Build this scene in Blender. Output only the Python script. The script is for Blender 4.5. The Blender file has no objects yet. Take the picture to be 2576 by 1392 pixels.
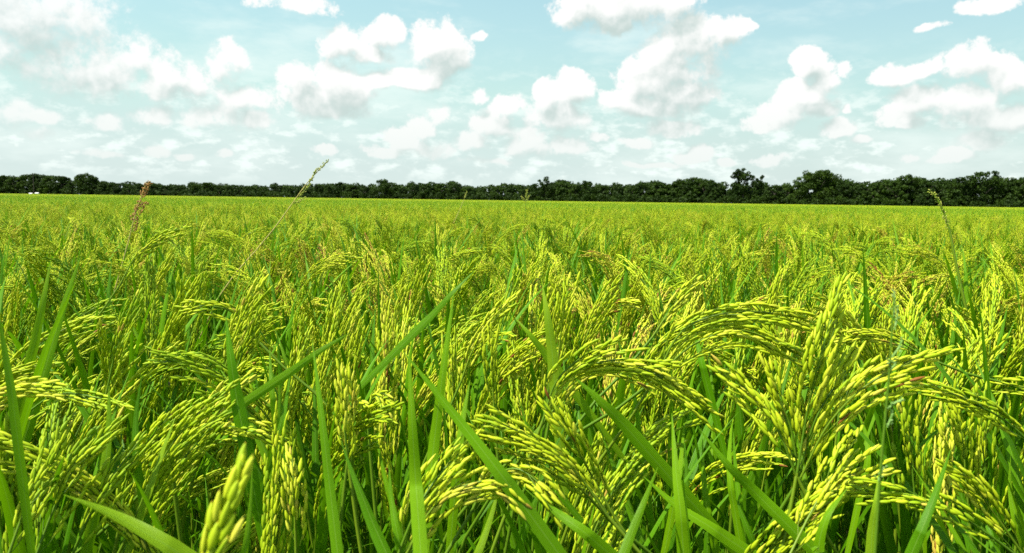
import bpy, math
import numpy as np
from math import radians, sin, cos, pi, atan2, asin, sqrt
from mathutils import Vector, Matrix

SC = bpy.context.scene
COL = SC.collection

# ------------------------------------------------------------------ camera
CAMZ = 1.12
PITCH, ROLL, LENS = radians(5.47), radians(0.78), 28.0
SPX = 36.0 / LENS / 2576.0           # tangent per reference pixel (reference sheet is 2576 px wide)
_F = np.array([0, cos(PITCH), -sin(PITCH)])
_R0 = np.array([1.0, 0, 0]); _U0 = np.array([0, sin(PITCH), cos(PITCH)])
_R = cos(ROLL) * _R0 + sin(ROLL) * _U0
_U = -sin(ROLL) * _R0 + cos(ROLL) * _U0
CAMP = np.array([0, 0, CAMZ])

def ray(px, py):
    return _F + (px - 1288) * SPX * _R + (696 - py) * SPX * _U

def at(px, py, d):
    return CAMP + d * ray(px, py)

cam = bpy.data.cameras.new("camera")
camo = bpy.data.objects.new("camera", cam); COL.objects.link(camo)
m = Matrix.Identity(4)
for r in range(3):
    m[r][0] = _R[r]; m[r][1] = _U[r]; m[r][2] = -_F[r]; m[r][3] = CAMP[r]
camo.matrix_world = m
cam.lens = LENS; cam.sensor_width = 36; cam.clip_start = 0.02; cam.clip_end = 6000
cam.dof.use_dof = True; cam.dof.focus_distance = 1.0; cam.dof.aperture_fstop = 20
SC.camera = camo

# ------------------------------------------------------------------ sun and exposure
SUN_EL, SUN_AZ = radians(60), radians(-112)      # azimuth measured from +Y (view direction) towards +X
sd = np.array([sin(SUN_AZ) * cos(SUN_EL), cos(SUN_AZ) * cos(SUN_EL), sin(SUN_EL)])
sl = bpy.data.lights.new("sun", 'SUN'); sl.energy = 5.0; sl.angle = radians(0.5); sl.color = (1.0, 0.96, 0.88)
so = bpy.data.objects.new("sun", sl); COL.objects.link(so)
so.rotation_euler = Vector(sd).to_track_quat('Z', 'Y').to_euler()
SC.view_settings.view_transform = 'Standard'; SC.view_settings.look = 'None'
SC.view_settings.exposure = 0.65; SC.view_settings.gamma = 1.0
SC.view_settings.use_curve_mapping = False
cy = SC.cycles
cy.max_bounces = 6; cy.diffuse_bounces = 2; cy.glossy_bounces = 2; cy.transmission_bounces = 4
cy.transparent_max_bounces = 4; cy.caustics_reflective = False; cy.caustics_refractive = False
cy.use_denoising = False

# ------------------------------------------------------------------ node helpers
class NT:
    def __init__(self, tree):
        self.t = tree; self.n = tree.nodes; self.l = tree.links
    def node(self, kind, **kw):
        nd = self.n.new(kind)
        for k, v in kw.items(): setattr(nd, k, v)
        return nd
    def put(self, nd, i, v):
        if v is None: return
        if hasattr(v, 'is_linked'): self.l.new(v, nd.inputs[i])
        else: nd.inputs[i].default_value = v
    def math(self, op, a, b=None, c=None, clamp=False):
        nd = self.node('ShaderNodeMath', operation=op, use_clamp=clamp)
        self.put(nd, 0, a); self.put(nd, 1, b); self.put(nd, 2, c)
        return nd.outputs[0]
    def vmath(self, op, a, b=None, c=None):
        nd = self.node('ShaderNodeVectorMath', operation=op)
        self.put(nd, 0, a); self.put(nd, 1, b); self.put(nd, 2, c)
        return nd.outputs['Value'] if op in ('DOT_PRODUCT', 'LENGTH') else nd.outputs[0]
    def mix(self, f, a, b, blend='MIX'):
        nd = self.node('ShaderNodeMix', data_type='RGBA', blend_type=blend)
        self.put(nd, 0, f); self.put(nd, 6, a); self.put(nd, 7, b)
        return nd.outputs[2]
    def smooth(self, v, a, b, lo=0.0, hi=1.0):
        nd = self.node('ShaderNodeMapRange', interpolation_type='SMOOTHSTEP')
        self.put(nd, 0, v); nd.inputs[1].default_value = a; nd.inputs[2].default_value = b
        nd.inputs[3].default_value = lo; nd.inputs[4].default_value = hi
        return nd.outputs[0]
    def noise(self, vec, scale, detail=4, rough=0.5):
        nd = self.node('ShaderNodeTexNoise'); self.put(nd, 'Vector', vec)
        nd.inputs['Scale'].default_value = scale; nd.inputs['Detail'].default_value = detail
        nd.inputs['Roughness'].default_value = rough
        return nd
    def ramp(self, v, stops):
        nd = self.node('ShaderNodeValToRGB'); self.put(nd, 0, v)
        e = nd.color_ramp.elements
        while len(e) > 1: e.remove(e[-1])
        e[0].position = stops[0][0]; e[0].color = (*stops[0][1], 1)
        for p, c in stops[1:]:
            x = e.new(p); x.color = (*c, 1)
        return nd.outputs[0]

# ------------------------------------------------------------------ world: sky with cumulus clouds by direction
CLOUDS = [  # centre x, y, half width, half height (reference pixels), weight
 (70,50,200,110,.95),(190,150,180,85,1.0),(240,195,150,50,1.1),(60,110,130,80,.9),(60,160,90,60,.7),(345,150,42,42,1),(420,190,75,48,1),(380,225,70,30,1),
 (500,215,62,42,1),(572,160,48,44,1.1),(380,288,58,28,.9),(600,248,70,36,1),(555,290,85,36,.9),(650,300,42,30,.9),(20,285,62,34,.7),
 (110,296,60,20,.6),(255,312,45,24,.7),(110,342,42,20,.6),(750,215,50,48,1.2),(770,250,66,46,1.2),(845,215,62,52,1.2),(875,245,60,50,1.1),(820,290,100,24,1.0),
 (740,15,100,24,.9),(870,112,66,44,1),(965,85,42,34,1),(930,140,50,22,.9),(1105,110,58,46,1.2),(1135,150,55,50,1.2),(1100,190,58,26,1),
 (1035,200,65,24,1),(975,210,55,22,.9),(1200,245,24,18,.8),(1212,95,20,14,.6),(1105,290,28,28,1),(1062,322,42,30,1),(1010,352,48,28,1),
 (955,386,50,14,.9),(1065,372,66,26,.8),(1268,268,48,22,.9),(1238,308,56,34,1),(1375,250,42,32,1.1),(1445,232,46,38,1.1),(1400,305,84,42,.9),
 (1200,350,50,28,.9),(1330,352,58,32,.8),(1405,372,76,28,.9),(1505,350,28,14,.8),(1480,25,74,44,1.3),(1600,15,100,54,1.3),(1700,10,64,50,1.1),
 (1560,66,78,20,1),(1745,100,84,56,1.3),(1820,88,58,42,1.2),(1880,68,26,15,1.1),(1700,165,86,58,1.3),(1640,205,72,46,1.3),(1720,232,76,38,1.2),
 (1572,250,56,30,1.1),(1640,268,104,24,1.1),(1700,312,66,22,.9),(2040,165,40,32,1.3),(2075,205,46,38,1.2),(2020,238,54,34,1.3),(1975,278,64,32,1.2),
 (1918,308,66,20,1),(2050,275,56,22,.9),(2125,182,18,24,.8),(2136,280,14,11,.7),(2105,330,50,24,1.1),(2172,362,34,11,.8),(1618,356,34,14,.8),
 (2250,185,60,30,1),(2340,165,64,28,1),(2440,165,84,50,1),(2525,205,60,46,1),(2310,245,64,34,1.1),(2268,296,54,26,1.1),(2400,255,104,44,1),
 (2545,295,60,34,1.1),(2470,296,100,34,1),(2470,352,64,26,1),(2402,388,46,16,.9),(2360,402,56,12,.7),(2495,15,76,22,1),(2350,66,42,11,.6),
 (1750,372,28,18,.9),(1812,402,22,10,.8),(1942,400,50,18,.9),(1735,388,36,16,.9),(2290,392,38,11,.7),(822,386,30,14,.7),(380,384,34,14,.5),
 (250,395,50,10,.4),(570,392,26,12,.5),(1640,412,60,9,.6),(1230,400,80,10,.5),(450,395,26,10,.5)]

def dir_uv(px, py):
    v = ray(px, py); v = v / np.linalg.norm(v)
    return atan2(v[0], v[1]), asin(v[2])

w = bpy.data.worlds.new("World"); SC.world = w; w.use_nodes = True
T = NT(w.node_tree); T.n.clear()
gen = T.node('ShaderNodeTexCoord').outputs['Generated']
sep = T.node('ShaderNodeSeparateXYZ'); T.l.new(gen, sep.inputs[0])
u = T.math('ARCTAN2', sep.outputs[0], sep.outputs[1]); v = T.math('ARCSINE', sep.outputs[2])
comb = T.node('ShaderNodeCombineXYZ'); T.l.new(u, comb.inputs[0]); T.l.new(v, comb.inputs[1])
uv = comb.outputs[0]
wn = T.noise(gen, 11, 5, 0.55)
warp = T.vmath('MULTIPLY', T.vmath('SUBTRACT', wn.outputs['Color'], (.5, .5, .5)), (0.050, 0.036, 0))
uvw = T.vmath('ADD', uv, warp)

blob = bpy.data.node_groups.new("cloud_layout", 'ShaderNodeTree')
blob.interface.new_socket("P", in_out='INPUT', socket_type='NodeSocketVector')
blob.interface.new_socket("D", in_out='OUTPUT', socket_type='NodeSocketFloat')
B = NT(blob); gi = B.node('NodeGroupInput'); go = B.node('NodeGroupOutput')
acc = None
for (cx, cyy, rx, ry, wt) in CLOUDS:
    u0, v0 = dir_uv(cx, cyy); ua, _ = dir_uv(cx + rx, cyy); _, vb = dir_uv(cx, cyy - ry)
    ru, rv = abs(ua - u0) * 1.12, abs(vb - v0) * 1.12
    p = B.vmath('MULTIPLY_ADD', gi.outputs[0], (1 / ru, 1 / rv, 0), (-u0 / ru, -v0 / rv, 0))
    d = B.vmath('DOT_PRODUCT', p, p)
    # weight: weaker clouds have a raised floor, so they stay thin
    d = B.math('ADD', d, (1.0 - wt) * 0.75)
    acc = d if acc is None else B.math('SMOOTH_MIN', acc, d, 0.35)
f = B.math('SUBTRACT', 1.0, acc)
B.l.new(f, go.inputs[0])

def field(vec):
    g = T.node('ShaderNodeGroup'); g.node_tree = blob; T.l.new(vec, g.inputs[0])
    return g.outputs[0]
def puffs(vec):
    nd = T.node('ShaderNodeTexVoronoi', feature='SMOOTH_F1', voronoi_dimensions='2D', normalize=True); T.l.new(vec, nd.inputs['Vector'])
    nd.inputs['Scale'].default_value = 20; nd.inputs['Detail'].default_value = 3.0
    nd.inputs['Roughness'].default_value = 0.55; nd.inputs['Smoothness'].default_value = 0.6
    return nd.outputs['Distance']
fine = T.vmath('MULTIPLY', T.vmath('SUBTRACT', T.noise(gen, 30, 4, 0.6).outputs['Color'], (.5, .5, .5)), (.03, .03, .03))
pv = T.vmath('ADD', uv, fine)
b1 = puffs(pv); b2 = puffs(T.vmath('ADD', pv, (-0.008, 0.012, 0.0)))
bn = T.noise(gen, 42, 7, 0.68).outputs[0]
bnB = T.noise(T.vmath('ADD', gen, (-0.004, 0.0, 0.007)), 42, 3, 0.6).outputs[0]
big = T.noise(gen, 9, 3, 0.5).outputs[0]
f1 = T.math('MAXIMUM', field(uvw), -1.5)
f2 = T.math('MAXIMUM', field(T.vmath('ADD', uvw, (-0.008, 0.020, 0))), -1.5)
# clouds elsewhere round the sky, outside the laid-out part
gn = T.noise(gen, 3.2, 4, 0.55).outputs[0]
out1 = T.smooth(T.math('ABSOLUTE', u), 0.66, 0.85); out2 = T.smooth(v, 0.33, 0.5)
outm = T.math('MAXIMUM', out1, out2)
fg = T.math('MULTIPLY_ADD', T.math('SUBTRACT', gn, 0.5), 7.0, -0.9)
mixf = T.node('ShaderNodeMix', data_type='FLOAT'); T.l.new(outm, mixf.inputs[0]); T.l.new(f1, mixf.inputs[2]); T.l.new(fg, mixf.inputs[3])
F1 = T.math('MULTIPLY_ADD', T.math('SUBTRACT', 0.36, b1), 2.2, mixf.outputs[0])
F1 = T.math('MULTIPLY_ADD', T.math('SUBTRACT', bn, 0.5), 4.2, F1)
F1 = T.math('MULTIPLY_ADD', T.math('SUBTRACT', big, 0.5), 1.8, F1)
under = T.smooth(T.math('SUBTRACT', f2, f1), -0.7, 0.9)          # 0 on the sunlit top, 1 on the base
width = T.math('MULTIPLY_ADD', under, 1.0, 0.80)
width = T.math('ADD', width, T.smooth(u, -0.25, -0.62, 0.0, 0.75))   # the bank on the left is thinner and softer
alpha = T.smooth(T.math('DIVIDE', T.math('ADD', F1, 0.36), width), 0.0, 1.0)
alpha = T.math('MULTIPLY', alpha, T.smooth(u, -0.30, -0.62, 1.0, 0.88))
# faint wisps
wis = T.noise(T.vmath('MULTIPLY', gen, (1, 1, 3.2)), 5.5, 6, 0.6).outputs[0]
wfac = T.math('MULTIPLY', T.smooth(wis, 0.44, 0.72), 0.50)
low = T.noise(T.vmath('MULTIPLY', gen, (1, 1, 2.2)), 26, 7, 0.62).outputs[0]
lowb = T.math('MULTIPLY', T.smooth(low, 0.46, 0.66), T.math('MULTIPLY', T.smooth(v, 0.008, 0.04), T.smooth(v, 0.20, 0.06)))
wfac = T.math('MAXIMUM', wfac, T.math('MULTIPLY', lowb, 0.9))
th = T.math('MULTIPLY', T.math('MINIMUM', f2, 0.95), 0.42)
th = T.math('MULTIPLY_ADD', under, 0.50, th)
th = T.math('MULTIPLY_ADD', T.math('SUBTRACT', b1, b2), 1.3, th)
th = T.math('MULTIPLY_ADD', T.math('SUBTRACT', bnB, bn), 0.7, th)
shade = T.smooth(th, 0.04, 1.02)
sky = T.node('ShaderNodeTexSky'); sky.sky_type = 'NISHITA'; sky.sun_disc = False
sky.sun_elevation = SUN_EL; sky.sun_rotation = SUN_AZ; sky.dust_density = 2.0; sky.ozone_density = 1.0; sky.air_density = 1.0
skyc = T.vmath('MULTIPLY', sky.outputs[0], (1.05, 1.15, 0.98))
hazef = T.smooth(v, -0.02, 0.38, 0.95, 0.45)
hazeleft = T.smooth(u, 0.5, -0.65, 0.0, 0.22)
hz = T.math('MULTIPLY', T.math('ADD', hazef, hazeleft, clamp=True), T.smooth(v, 0.38, 1.1, 1.0, 0.15))
hazec = T.ramp(T.smooth(v, 0.0, 0.30), [(0, (.48, .565, .545)), (0.4, (.42, .60, .57)), (1, (.36, .59, .64))])
hazec = T.vmath('MULTIPLY', hazec, (10, 10, 10))
base = T.mix(hz, skyc, hazec)
cl_lit = (7.0, 7.05, 6.9, 1); cl_dark = (3.9, 4.75, 4.55, 1)
cc = T.mix(shade, cl_lit, cl_dark)
# far clouds near the horizon take the air's colour
cc = T.mix(T.smooth(v, 0.15, 0.0, 0.0, 0.6), cc, (5.0, 5.8, 5.5, 1))
col = T.mix(wfac, base, (6.6, 7.3, 7.0, 1))
col = T.mix(alpha, col, cc)
bg = T.node('ShaderNodeBackground'); T.l.new(col, bg.inputs[0]); bg.inputs[1].default_value = 0.1
wo = T.node('ShaderNodeOutputWorld'); T.l.new(bg.outputs[0], wo.inputs[0])
bg.inputs[1].default_value = 0.094
w.cycles.sampling_method = 'MANUAL'; w.cycles.sample_map_resolution = 512

# ------------------------------------------------------------------ materials
def surf(name, build):
    mt = bpy.data.materials.new(name); mt.use_nodes = True
    t = NT(mt.node_tree); t.n.clear(); build(t)
    return mt

def leafy(t, color, rough=0.5, trans=0.3, tcol=None, spec=0.35, bump=None):
    p = t.node('ShaderNodeBsdfPrincipled'); t.put(p, 'Base Color', color)
    p.inputs['Roughness'].default_value = rough; p.inputs['Specular IOR Level'].default_value = spec
    if bump is not None: t.l.new(bump, p.inputs['Normal'])
    tr = t.node('ShaderNodeBsdfTranslucent'); t.put(tr, 0, tcol if tcol is not None else color)
    mx = t.node('ShaderNodeMixShader'); mx.inputs[0].default_value = trans
    t.l.new(p.outputs[0], mx.inputs[1]); t.l.new(tr.outputs[0], mx.inputs[2])
    o = t.node('ShaderNodeOutputMaterial'); t.l.new(mx.outputs[0], o.inputs[0])

def attr(t, n):
    a = t.node('ShaderNodeAttribute'); a.attribute_name = n; return a.outputs['Fac']

def b_grain(t):
    x = attr(t, 'tint')
    rnd = t.node('ShaderNodeObjectInfo').outputs['Random']
    x = t.math('ADD', x, t.math('MULTIPLY', t.math('SUBTRACT', rnd, 0.5), 0.26))
    pn = t.noise(t.node('ShaderNodeNewGeometry').outputs['Position'], 0.9, 3).outputs[0]
    x = t.math('ADD', x, t.math('MULTIPLY', t.math('SUBTRACT', pn, 0.5), 0.55))
    x = t.math('MINIMUM', t.math('MAXIMUM', x, 0.0), 1.0)
    c = t.ramp(x, [(0.0, (.13, .27, .004)), (.30, (.30, .45, .005)), (.60, (.52, .61, .012)), (.86, (.68, .66, .060)), (.94, (.52, .36, .050)), (1.0, (.28, .11, .02))])
    tip = t.smooth(attr(t, 'across'), 0.90, 1.0)
    c = t.mix(t.math('MULTIPLY', tip, 0.75), c, (.42, .20, .03, 1))
    basec = t.smooth(attr(t, 'across'), 0.12, 0.0)
    c = t.mix(t.math('MULTIPLY', basec, 0.6), c, (.22, .38, .01, 1))
    leafy(t, c, 0.55, 0.13, spec=0.22)
def b_stem(t):
    rnd = t.node('ShaderNodeObjectInfo').outputs['Random']
    c = t.mix(rnd, (.10, .22, .008, 1), (.20, .30, .012, 1))
    leafy(t, c, 0.45, 0.15)
def b_leaf(t):
    a = attr(t, 'across'); x = attr(t, 'tint')
    rnd = t.node('ShaderNodeObjectInfo').outputs['Random']
    k = t.math('ADD', t.math('MULTIPLY', x, 0.7), t.math('MULTIPLY', rnd, 0.3))
    c = t.ramp(k, [(0, (.035, .145, .001)), (.5, (.095, .270, .002)), (.85, (.20, .39, .003)), (1, (.38, .44, .03))])
    vein = t.math('SINE', t.math('MULTIPLY', a, 62.0))
    vf = t.math('MULTIPLY_ADD', vein, 0.10, 0.12)
    c = t.mix(vf, c, (.19, .40, .006, 1))
    mid = t.smooth(t.math('ABSOLUTE', t.math('SUBTRACT', a, 0.5)), 0.06, 0.0)
    c = t.mix(t.math('MULTIPLY', mid, 0.5), c, (.26, .45, .06, 1))
    bp = t.node('ShaderNodeBump'); bp.inputs['Strength'].default_value = 0.35; bp.inputs['Distance'].default_value = 0.0006
    t.l.new(vein, bp.inputs['Height'])
    leafy(t, c, 0.42, 0.32, tcol=t.mix(0.5, c, (.20, .46, .002, 1)), spec=0.16, bump=bp.outputs[0])
def b_tree(t):
    x = attr(t, 'tint'); rnd = t.node('ShaderNodeObjectInfo').outputs['Random']
    k = t.math('ADD', t.math('MULTIPLY', x, 0.65), t.math('MULTIPLY', rnd, 0.35))
    c = t.ramp(k, [(0, (.010, .026, .002)), (.45, (.027, .058, .003)), (.8, (.050, .095, .004)), (1, (.10, .17, .005))])
    leafy(t, c, 0.6, 0.22, spec=0.2)
def b_bark(t):
    tc = t.node('ShaderNodeTexCoord').outputs['Object']
    n = t.noise(tc, 3, 5).outputs[0]
    c = t.ramp(n, [(0.3, (.045, .035, .025)), (0.7, (.12, .10, .075))])
    p = t.node('ShaderNodeBsdfPrincipled'); t.l.new(c, p.inputs[0]); p.inputs['Roughness'].default_value = 0.9
    o = t.node('ShaderNodeOutputMaterial'); t.l.new(p.outputs[0], o.inputs[0])
def b_soil(t):
    tc = t.node('ShaderNodeTexCoord').outputs['Object']
    n = t.noise(tc, 2.5, 8).outputs[0]
    c = t.ramp(n, [(0.3, (.025, .020, .010)), (0.7, (.07, .055, .03))])
    p = t.node('ShaderNodeBsdfPrincipled'); t.l.new(c, p.inputs[0]); p.inputs['Roughness'].default_value = 0.9
    bp = t.node('ShaderNodeBump'); bp.inputs['Strength'].default_value = 0.6; t.l.new(n, bp.inputs['Height']); t.l.new(bp.outputs[0], p.inputs['Normal'])
    o = t.node('ShaderNodeOutputMaterial'); t.l.new(p.outputs[0], o.inputs[0])
def flat(c1, c2, rough=0.6, scale=300):
    def b(t):
        tc = t.node('ShaderNodeTexCoord').outputs['Object']
        n = t.noise(tc, scale, 3).outputs[0]
        c = t.ramp(n, [(0.35, c1), (0.65, c2)])
        leafy(t, c, rough, 0.12, spec=0.2)
    return b
M = dict(grain=surf("rice_grain", b_grain), stem=surf("rice_stem", b_stem), leaf=surf("rice_leaf", b_leaf),
         tree=surf("tree_leaves", b_tree), bark=surf("tree_bark", b_bark), soil=surf("field_soil", b_soil),
         straw=surf("weed_straw", flat((.56, .50, .16), (.38, .32, .08))),
         brownseed=surf("weed_brown_seed", flat((.38, .16, .05), (.56, .36, .12))),
         greenseed=surf("weed_green_seed", flat((.26, .36, .03), (.52, .50, .12))),
         paleseed=surf("weed_pale_seed", flat((.17, .36, .05), (.34, .52, .16))),
         white=surf("white_metal", flat((.80, .80, .78), (.72, .72, .70), 0.4, 2)),
         dark=surf("dark_opening", flat((.03, .03, .03), (.05, .05, .05), 0.6, 2)))

# ------------------------------------------------------------------ geometry collector
def nrm(a):
    return a / np.maximum(np.linalg.norm(a, axis=-1, keepdims=True), 1e-9)

class Geo:
    def __init__(s):
        s.V = []; s.Q = []; s.Tt = []; s.qm = []; s.tm = []; s.ti = []; s.ac = []; s.n = 0
    def add(s, V, Q=None, T3=None, tint=0.3, across=0.5, mat=0):
        V = np.asarray(V, float).reshape(-1, 3); k = len(V)
        s.V.append(V); s.ti.append(np.broadcast_to(np.asarray(tint, float), (k,)).copy())
        s.ac.append(np.broadcast_to(np.asarray(across, float), (k,)).copy())
        if Q is not None and len(Q): s.Q.append(np.asarray(Q) + s.n); s.qm.append(np.full(len(Q), mat))
        if T3 is not None and len(T3): s.Tt.append(np.asarray(T3) + s.n); s.tm.append(np.full(len(T3), mat))
        s.n += k
    def mesh(s, name, mats, origin=None, smooth=True):
        V = np.concatenate(s.V)
        if origin is not None: V = V - np.asarray(origin)
        Q = np.concatenate(s.Q) if s.Q else np.zeros((0, 4), int)
        T3 = np.concatenate(s.Tt) if s.Tt else np.zeros((0, 3), int)
        mi = np.concatenate(s.qm + s.tm).astype(np.int32)
        me = bpy.data.meshes.new(name)
        me.vertices.add(len(V)); me.vertices.foreach_set('co', V.astype(np.float32).ravel())
        nl = len(Q) * 4 + len(T3) * 3
        me.loops.add(nl); me.loops.foreach_set('vertex_index', np.concatenate([Q.ravel(), T3.ravel()]).astype(np.int32))
        me.polygons.add(len(Q) + len(T3))
        st = np.concatenate([np.arange(len(Q)) * 4, len(Q) * 4 + np.arange(len(T3)) * 3]).astype(np.int32)
        me.polygons.foreach_set('loop_start', st)
        for mm in mats: me.materials.append(mm)
        me.update(calc_edges=True)
        me.polygons.foreach_set('material_index', mi)
        me.polygons.foreach_set('use_smooth', np.full(len(mi), smooth))
        a = me.attributes.new('tint', 'FLOAT', 'POINT'); a.data.foreach_set('value', np.concatenate(s.ti).astype(np.float32))
        a = me.attributes.new('across', 'FLOAT', 'POINT'); a.data.foreach_set('value', np.concatenate(s.ac).astype(np.float32))
        me.update()
        return me

def grain_tpl(lod):
    if lod == 0: xs, rs, k = (.10, .36, .66, .88), (.55, 1.0, .86, .42), 6
    elif lod == 1: xs, rs, k = (.28, .70), (.95, .8), 4
    else: xs, rs, k = (.45,), (1.0,), 3
    V = [(0, 0, 0)]
    for x, r in zip(xs, rs):
        for j in range(k):
            a = 2 * pi * j / k
            V.append((x, r * cos(a), r * sin(a) * .75))
    V.append((1, 0, 0)); last = len(V) - 1
    Tn = []; Q = []
    for j in range(k):
        Tn.append((0, 1 + (j + 1) % k, 1 + j))
        b = 1 + (len(xs) - 1) * k
        Tn.append((last, b + j, b + (j + 1) % k))
        for q in range(len(xs) - 1):
            b0 = 1 + q * k; b1 = b0 + k
            Q.append((b0 + j, b0 + (j + 1) % k, b1 + (j + 1) % k, b1 + j))
    return np.array(V, float), np.array(Q, int).reshape(-1, 4), np.array(Tn, int)
TPL = [grain_tpl(i) for i in range(3)]

def grains(G, P, D, L, W, tint, lod, rng, mat=0):
    P = np.atleast_2d(P); N = len(P)
    if N == 0: return
    tv, tq, tt = TPL[lod]; k = len(tv)
    D = nrm(D); S = nrm(np.cross(D, rng.normal(size=(N, 3)))); Uu = np.cross(D, S)
    L = np.broadcast_to(L, (N,)); W = np.broadcast_to(W, (N,))
    V = P[:, None] + tv[None, :, 0:1] * L[:, None, None] * D[:, None] \
        + tv[None, :, 1:2] * (W / 2)[:, None, None] * S[:, None] + tv[None, :, 2:3] * (W / 2)[:, None, None] * Uu[:, None]
    # curve each grain a touch: tips darker through tint
    off = (np.arange(N) * k)[:, None, None]
    Q = (tq[None] + off).reshape(-1, 4) if len(tq) else None
    T3 = (tt[None] + off).reshape(-1, 3)
    tn = np.repeat(np.broadcast_to(tint, (N,)), k)
    G.add(V, Q, T3, tn, np.tile(tv[:, 0], N), mat)

def tube(G, P, r, sides=4, mat=0, tint=.4):
    P = np.asarray(P, float); n = len(P); r = np.broadcast_to(r, (n,))
    Tn = nrm(np.gradient(P, axis=0)); ref = np.array([.31, -.9, .27])
    S = nrm(np.cross(Tn, ref)); U2 = np.cross(Tn, S)
    a = 2 * pi * np.arange(sides) / sides
    V = P[:, None] + r[:, None, None] * (np.cos(a)[None, :, None] * S[:, None] + np.sin(a)[None, :, None] * U2[:, None])
    Q = []
    for i in range(n - 1):
        for j in range(sides):
            Q.append((i * sides + j, i * sides + (j + 1) % sides, (i + 1) * sides + (j + 1) % sides, (i + 1) * sides + j))
    G.add(V, Q, None, tint, .5, mat)

def ribbon(G, P, wid, hint, fold=.25, mat=0, tint=.4):
    P = np.asarray(P, float); n = len(P); Tn = nrm(np.gradient(P, axis=0))
    S = nrm(np.cross(Tn, np.asarray(hint, float))); Nn = np.cross(S, Tn)
    wd = np.asarray(wid)[:, None]
    Lf = P - S * wd / 2 + Nn * wd * fold; Rt = P + S * wd / 2 + Nn * wd * fold
    V = np.stack([Lf, P, Rt], 1); Q = []
    for i in range(n - 1):
        a = i * 3; b = a + 3
        Q += [(a, a + 1, b + 1, b), (a + 1, a + 2, b + 2, b + 1)]
    G.add(V, Q, None, tint, np.tile([0, .5, 1.0], n), mat)

def catmull(pts, n):
    p = np.asarray(pts, float)
    if len(p) == 2: p = np.array([p[0], p[0] * .67 + p[1] * .33, p[0] * .33 + p[1] * .67, p[1]])
    q = np.vstack([2 * p[0] - p[1], p, 2 * p[-1] - p[-2]]); out = []
    m2 = len(p) - 1
    for t in np.linspace(0, m2, n):
        i = min(int(t), m2 - 1); f = t - i
        a, b, c, d = q[i:i + 4]
        out.append(.5 * (2 * b + (c - a) * f + (2 * a - 5 * b + 4 * c - d) * f * f + (3 * b - a - 3 * c + d) * f ** 3))
    return np.array(out)

def path_at(P, s):
    seg = np.linalg.norm(np.diff(P, axis=0), axis=1); cs = np.concatenate([[0], np.cumsum(seg)]); L = cs[-1]
    s = np.atleast_1d(s).astype(float)
    out = np.stack([np.interp(np.clip(s, 0, L), cs, P[:, k]) for k in range(3)], 1)
    ex = np.maximum(s - L, 0)[:, None]
    return out + ex * nrm(P[-1] - P[-2])

def panicle(G, P, lod, rng, spread=1.0, glen=.0106, dens=1.0, base_tint=.5, nb=None):
    """P: rachis polyline from the neck to near the tip."""
    seg = np.linalg.norm(np.diff(P, axis=0), axis=1); L = seg.sum()
    nb = nb or max(7, int(L / .0175))
    tube(G, P, np.linspace(.0011, .0004, len(P)), 4 if lod == 0 else 3, 1, .3)
    Ps, Ds, Ts = [], [], []
    for i in range(nb):
        t = i / (nb - 1)
        s0 = t * .74 * L
        bl = min(L * (.62 - .34 * t) * rng.uniform(.8, 1.15), .125)
        phi = i * 2.4 + rng.uniform(-.4, .4)
        c = path_at(P, np.array([s0, s0 + .01])); Tn = nrm(c[1] - c[0])
        Nn = nrm(np.cross(Tn, [.3, -.8, .4])); Bn = np.cross(Tn, Nn)
        od = cos(phi) * Nn + sin(phi) * Bn
        q = np.linspace(0, bl, 8)
        amp = rng.uniform(.6, 1.3) * spread
        w_ = amp * (.0065 * (1 - np.exp(-q / .012)) + .075 * q)
        C = path_at(P, s0 + q * .98) + od * w_[:, None] - np.array([0, 0, 1]) * (rng.uniform(.1, 1.4) * q ** 2)[:, None]
        if lod == 0: tube(G, C, .00035, 3, 1, .3)
        step = glen * .37 / dens
        qs = np.arange(bl * .16 + rng.uniform(0, step), bl, step)
        pc = path_at(C, qs); pt = nrm(path_at(C, qs + .004) - pc)
        ax = nrm(np.cross(pt, od + .2)); bx = np.cross(pt, ax)
        sgn = np.where(np.arange(len(qs)) % 2 == 0, 1., -1.)[:, None]
        rot = rng.uniform(-.9, .9, len(qs))[:, None]
        sd_ = ax * np.cos(rot) * sgn + bx * np.sin(rot)
        ang = rng.normal(.09, .06, len(qs))[:, None]
        Ps.append(pc + sd_ * .0011); Ds.append(pt * np.cos(ang) + sd_ * np.sin(ang))
        Ts.append(np.full(len(qs), rng.normal(0, .07)))
    qs = np.arange(L * .70, L * 1.02, glen * .6); pc = path_at(P, qs); pt = nrm(path_at(P, qs + .004) - pc)
    Ps.append(pc); Ds.append(pt + rng.normal(0, .2, pt.shape)); Ts.append(np.zeros(len(qs)))
    Ps = np.concatenate(Ps); Ds = np.concatenate(Ds); Ts = np.concatenate(Ts); n = len(Ps)
    ti = np.clip(base_tint + .02 + Ts + rng.normal(0, .10, n), 0, .86)
    br = rng.random(n); ti = np.where(br > .990, rng.uniform(.88, 1.0, n), ti)
    grains(G, Ps, Ds, glen * rng.uniform(.82, 1.12, n), glen * .28 * rng.uniform(.8, 1.15, n), ti, lod, rng, 0)

def arc(p0, az, th0, th1, L, n, pw=1.3):
    s = np.linspace(0, 1, n); th = th0 + (th1 - th0) * s ** pw
    ds = L / (n - 1)
    r = np.concatenate([[0], np.cumsum(np.sin(th[:-1]) * ds)]); z = np.concatenate([[0], np.cumsum(np.cos(th[:-1]) * ds)])
    return np.asarray(p0) + np.stack([r * cos(az), r * sin(az), z], 1)

def leafprof(n, w):
    s = np.linspace(0, 1, n)
    return w * np.minimum(1, .45 + s * 3) * (1 - s ** 2.6) + .0003

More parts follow.
